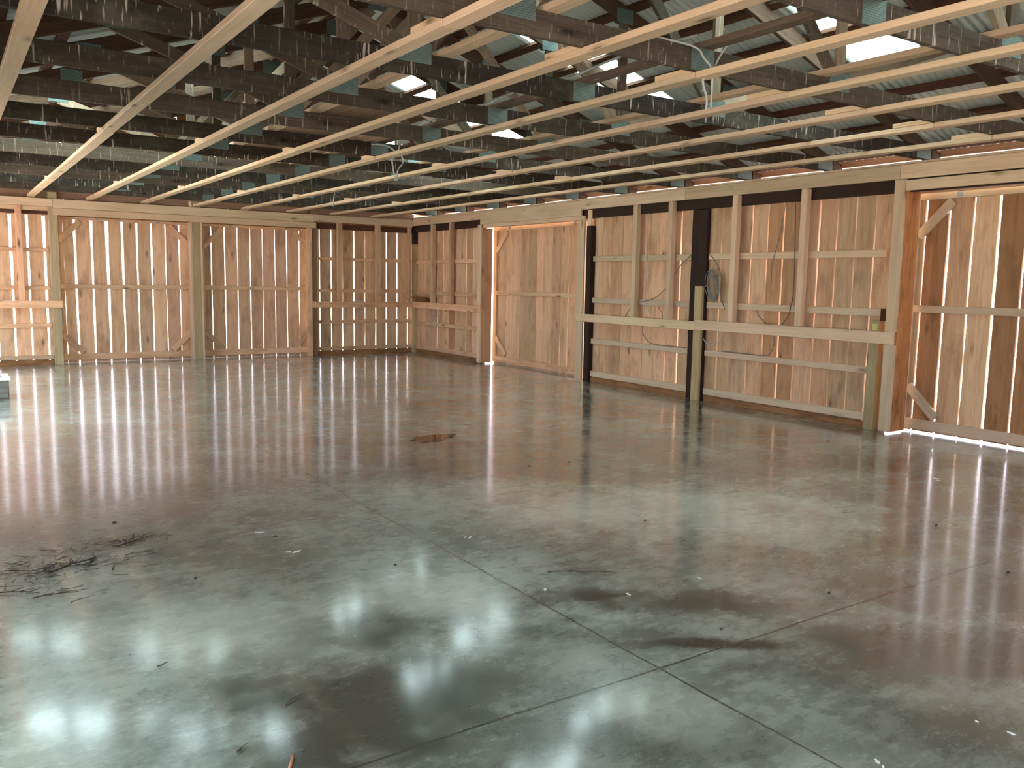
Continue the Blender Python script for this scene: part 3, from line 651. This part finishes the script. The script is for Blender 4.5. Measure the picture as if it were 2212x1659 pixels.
# ------------------------------------------------------------------ things standing about
sb = empty('box_stack', (.35, 12.6, 0)); tag(sb, 'grey crate topped with white boards at the left edge of the floor', 'crate')
bx('crate', 'boxgrey', .02, .66, 12.4, 12.95, .02, .245, sb, .01); bx('base', 'boxgrey', .05, .66, 12.42, 12.93, 0, .02, sb, 0, (.4, .4, .4))
for z in (.09, .165): bx('crate_slat', 'boxgrey', .015, .665, 12.393, 12.40, z, z + .012, sb, 0, (.4, .4, .4))
bx('white_board', 'whitetop', .0, .68, 12.38, 12.97, .246, .28, sb, .004); bx('white_board', 'whitetop', .0, .56, 12.42, 12.95, .281, .33, sb, .004)
jb = empty('board_offcut', (8.68, 16.6, 1.123)); tag(jb, 'dark brown board offcuts lying on the rail in the corner', 'wood offcut')
for i in range(4):
    y0 = 16.12 + .03 * i
    MB().beam((8.66 - .05 * (i % 2), y0, 1.137 + .028 * i), (8.69 - .03 * i, y0 + .55, 1.137 + .028 * i), .09, .026, (1, .05, 0), (.8, .75, .7)).build('offcut', M['brownboard'], jb, .003)

# twig litter: a few hundred bits nobody could count make one pile; bigger sticks are their own
def twig(p, a, L, r, bend=.2, z=.006, br=2):
    mb = MB(); d = V3((math.cos(a), math.sin(a), 0)); n = V3((-d.y, d.x, 0)); q = [V3((p[0], p[1], z)) + d * (L * t) + n * (bend * L * (t - t * t) * random.uniform(.6, 1.4)) + V3((0, 0, random.uniform(0, .006))) for t in (0, .25, .5, .75, 1)]
    mb.tube(smooth_pts(q, 3), r, 5, .4)
    for i in range(br):
        s0 = q[random.choice((1, 2, 3))]; aa = a + random.uniform(-.9, .9); l2 = L * random.uniform(.15, .35)
        mb.tube([s0, s0 + V3((math.cos(aa) * l2 * .5, math.sin(aa) * l2 * .5, .004)), s0 + V3((math.cos(aa + .2) * l2, math.sin(aa + .2) * l2, .002))], r * .6, 4, .4)
    return mb
tp = MB()
def addtw(c, n, sxx, syy, L0, L1, r=.0022):
    for _ in range(n):
        p = (random.gauss(c[0], sxx), random.gauss(c[1], syy)); t = twig(p, random.choice((.55, .75, 1.0, 2.6, -.2)) + random.gauss(0, .35), random.uniform(L0, L1), random.uniform(.5, 1.1) * r, random.uniform(-.4, .4), random.uniform(.003, .012), 1)
        k = len(tp.v); tp.v += t.v; tp.f += [tuple(k + i for i in f) for f in t.f]; tp.uv += t.uv; tp.t += t.t
addtw((.50, 5.06), 55, .15, .11, .03, .13); addtw((.33, 4.85), 22, .1, .14, .03, .15); addtw((.86, 5.39), 34, .10, .04, .03, .12); addtw((.62, 5.33), 18, .13, .08, .03, .12); addtw((.30, 5.15), 25, .12, .12, .02, .1)
addtw((.70, 5.0), 16, .16, .14, .03, .12)
tl = tp.build('twig_litter', M['twig'], smooth=True); tag(tl, 'dark litter of fine broken twigs on the floor at left', 'twigs', kind='stuff')
for p, a, L, r, lb in (((.41, 5.02), .55, .28, .006, 'thickest dark stick lying across the twig litter'), ((.60, 5.05), 1.15, .18, .004, 'crooked stick at the right end of the twig litter'), ((.78, 5.31), .55, .30, .004, 'long stick pointing right beyond the twig litter'), ((.30, 4.66), -.1, .2, .004, 'curved twig lying in front of the litter'), ((.16, 4.82), -.5, .2, .0035, 'thin bent twig at the near left of the litter'), ((.70, 4.90), 1.3, .08, .004, 'small forked twig right of the litter'), ((.45, 4.50), .4, .12, .002, 'straw-thin twig nearer the camera than the litter'),
                       ((2.72, 3.66), -.62, .38, .0035, 'wiry twig beside the dark stain near the middle of the floor'), ((1.0, 2.98), .45, .09, .003, 'tiny twig on the dark stained floor'), ((.66, 3.55), .5, .05, .003, 'short speck of stick on the pale floor at left'), ((.75, 2.74), .7, .06, .0035, 'small dark stick near the bottom left')):
    t = twig(p, a, L, r, .12, r + .001, 3 if L > .15 else 1).build('twig', M['twig'], smooth=True); tag(t, lb, 'twig', 'loose twigs on the floor')
st = MB().tube([(.862, 2.545, .007), (.885, 2.585, .008), (.905, 2.625, .007)], .006, 7, .8).build('stick', M['stick'], smooth=True); tag(st, 'reddish brown stick at the bottom edge of the floor', 'stick')
def flake(x, y, r, seed):
    random.seed(seed); m = MB(); n = 11; k = 0; P = []
    an = random.uniform(0, 3)
    for zz in (.0008, .003):
        for i in range(n):
            a = 2 * math.pi * i / n; rr_ = r * random.uniform(.65, 1.2)
            dx, dy = rr_ * 1.35 * math.cos(a), rr_ * .55 * math.sin(a)
            P.append(V3((x + dx * math.cos(an) - dy * math.sin(an), y + dx * math.sin(an) + dy * math.cos(an), zz)))
    F = [tuple(reversed(range(n))), tuple(range(n, 2 * n))] + [(i, (i + 1) % n, n + (i + 1) % n, n + i) for i in range(n)]
    m.v = P; m.f = F; m.uv = [[(0, 0)] * len(f) for f in F]; m.t = [(1, 1, 1)] * len(F); return m
for i, (x, y, r, lb) in enumerate(((1.59, 5.20, .022, 'white scrap on the floor along the cross joint'), (1.66, 4.71, .022, 'white scrap just nearer than the cross joint'), (1.62, 4.73, .012, 'tiny white scrap beside the one near the cross joint'), (2.68, 4.43, .016, 'white scrap below the long bright reflection'), (2.66, 4.45, .010, 'tiny white scrap beside the one below the bright reflection'), (6.94, 3.84, .022, 'white scrap on the floor near the nearest door'),
                                  (6.89, 3.80, .014, 'smaller white scrap on the floor near the nearest door'), (2.562, 1.547, .012, 'larger white fleck at the bottom edge right of the joint'), (2.551, 1.518, .008, 'smaller white fleck at the very bottom edge'), (3.127, 1.507, .007, 'pale green white fleck near the bottom right'), (3.149, 1.393, .011, 'white fleck at the bottom right edge'), (3.38, 3.15, .016, 'pale flake by the brown stain'), (2.88, 3.17, .014, 'pale flake inside the brown stain'), (2.55, 3.45, .014, 'pale flake above the brown stain'))):
    tag(flake(x, y, r, i).build('paper_scrap', M['chip']), lb, 'scrap', 'white scraps on the floor')
random.seed(11)
for i, (x, y, r, lb) in enumerate(((.86, 5.88, .014, 'dark crumb behind the twig litter'), (1.65, 5.06, .012, 'dark crumb beside the white scrap at the cross joint'), (3.80, 2.63, .011, 'dark crumb on the right half of the near floor'), (4.977, 2.298, .014, 'largest dark crumb near the right edge'), (4.2, 5.95, .012, 'dark crumb right of the long bright reflection'), (4.6, 5.9, .012, 'dark crumb farther right of the long bright reflection'), (2.95, 2.6, .009, 'dark crumb at the cross joint stain'), (5.55, 3.05, .012, 'dark crumb on the brown floor at far right'), (3.9, 4.15, .011, 'dark crumb on the pale middle floor'), (2.05, 4.2, .009, 'dark crumb left of the long joint'), (1.05, 4.55, .009, 'dark crumb right of the twig litter'))):
    bm = MB(); n = 7
    for (zz, q) in ((0, 1), (.004, 1.15), (.008, .7)):
        for j in range(n): bm.v.append(V3((x + r * q * random.uniform(.7, 1.1) * math.cos(6.283 * j / n), y + r * q * .6 * random.uniform(.7, 1.1) * math.sin(6.283 * j / n), zz)))
    bm.f = [tuple(reversed(range(n))), tuple(range(2 * n, 3 * n))] + [(l * n + j, l * n + (j + 1) % n, (l + 1) * n + (j + 1) % n, (l + 1) * n + j) for l in (0, 1) for j in range(n)]
    bm.uv = [[(0, 0)] * len(f) for f in bm.f]; bm.t = [(1, 1, 1)] * len(bm.f)
    tag(bm.build('pebble', M['pebble'], smooth=True), lb, 'crumb', 'dark crumbs on the floor')
# puddle
pm = MB(); n = 36
for zz in (.0005, .003):
    for i in range(n):
        a = 2 * math.pi * i / n; k = 1 + .10 * math.sin(3 * a + 1) + .07 * math.sin(7 * a) + .04 * math.sin(11 * a + 2)
        pm.v.append(V3((4.10 + .27 * k * math.cos(a) + .02 * math.sin(a), 7.52 + .16 * k * math.sin(a) + .06 * math.cos(a), zz)))
pm.f = [tuple(reversed(range(n))), tuple(range(n, 2 * n))] + [(i, (i + 1) % n, n + (i + 1) % n, n + i) for i in range(n)]
pm.uv = [[(0, 0)] * len(f) for f in pm.f]; pm.t = [(1, 1, 1)] * len(pm.f)
pu = pm.build('puddle', M['water']); tag(pu, 'small brown-reflecting puddle left of the long bright reflection', 'puddle')

# ------------------------------------------------------------------ light
W_ = bpy.data.worlds.new('overcast sky'); S.world = W_; W_.use_nodes = True
nt = W_.node_tree; nt.nodes.clear(); b = NB(nt)
tcd = b.n('ShaderNodeTexCoord').outputs['Generated']; sp = b.n('ShaderNodeSeparateXYZ', i={0: tcd})
colr = b.ramp(sp.outputs[2], [(.0, (.93, .90, 1.0)), (.25, (.86, .87, 1.0)), (1.0, (2.3, 2.8, 2.9))])
bg = b.n('ShaderNodeBackground', i={'Color': colr, 'Strength': 1.0}); wo = b.n('ShaderNodeOutputWorld'); nt.links.new(bg.outputs[0], wo.inputs[0])
def portal(loc, rot, sx_, sy_):
    l = bpy.data.lights.new('sky_portal', 'AREA'); l.shape = 'RECTANGLE'; l.size = sx_; l.size_y = sy_; l.cycles.is_portal = True
    o = bpy.data.objects.new('sky_portal', l); COL.objects.link(o); o.location = loc; o.rotation_euler = rot

sun = bpy.data.lights.new('sun', 'SUN'); sun.energy = 3.2; sun.angle = .02; sun.color = (1.0, .93, .84)
so = bpy.data.objects.new('sun', sun); COL.objects.link(so); so.rotation_euler = (math.radians(-32), 0, math.radians(180 - 8)); so.location = (0, -20, 30)
# ------------------------------------------------------------------ camera
cam = bpy.data.cameras.new('camera'); co_ = bpy.data.objects.new('camera', cam); COL.objects.link(co_); S.camera = co_
cam.sensor_width = 36; cam.lens = 36 * 1833.75 / 2212; cam.clip_start = .05; cam.clip_end = 400
yw, pt, rl = math.radians(33.9098), math.radians(-6.89076), math.radians(.99489)
f = V3((math.sin(yw) * math.cos(pt), math.cos(yw) * math.cos(pt), math.sin(pt))); rtv = V3((math.cos(yw), -math.sin(yw), 0)); up = rtv.cross(f)
c, s = math.cos(rl), math.sin(rl); R = c * rtv + s * up; U = -s * rtv + c * up
co_.matrix_world = Matrix(((R.x, U.x, -f.x, 0), (R.y, U.y, -f.y, 0), (R.z, U.z, -f.z, 1.6), (0, 0, 0, 1)))

S.view_settings.view_transform = 'Standard'; S.view_settings.look = 'None'; S.view_settings.gamma = 1.0; S.view_settings.use_curve_mapping = False
S.view_settings.exposure = 2.15
S.cycles.use_denoising = True; S.cycles.use_adaptive_sampling = True; S.cycles.adaptive_threshold = .03
S.cycles.max_bounces = 7; S.cycles.diffuse_bounces = 4; S.cycles.glossy_bounces = 3; S.cycles.transmission_bounces = 4; S.cycles.transparent_max_bounces = 8
S.cycles.sample_clamp_indirect = 12.0; S.cycles.caustics_reflective = False
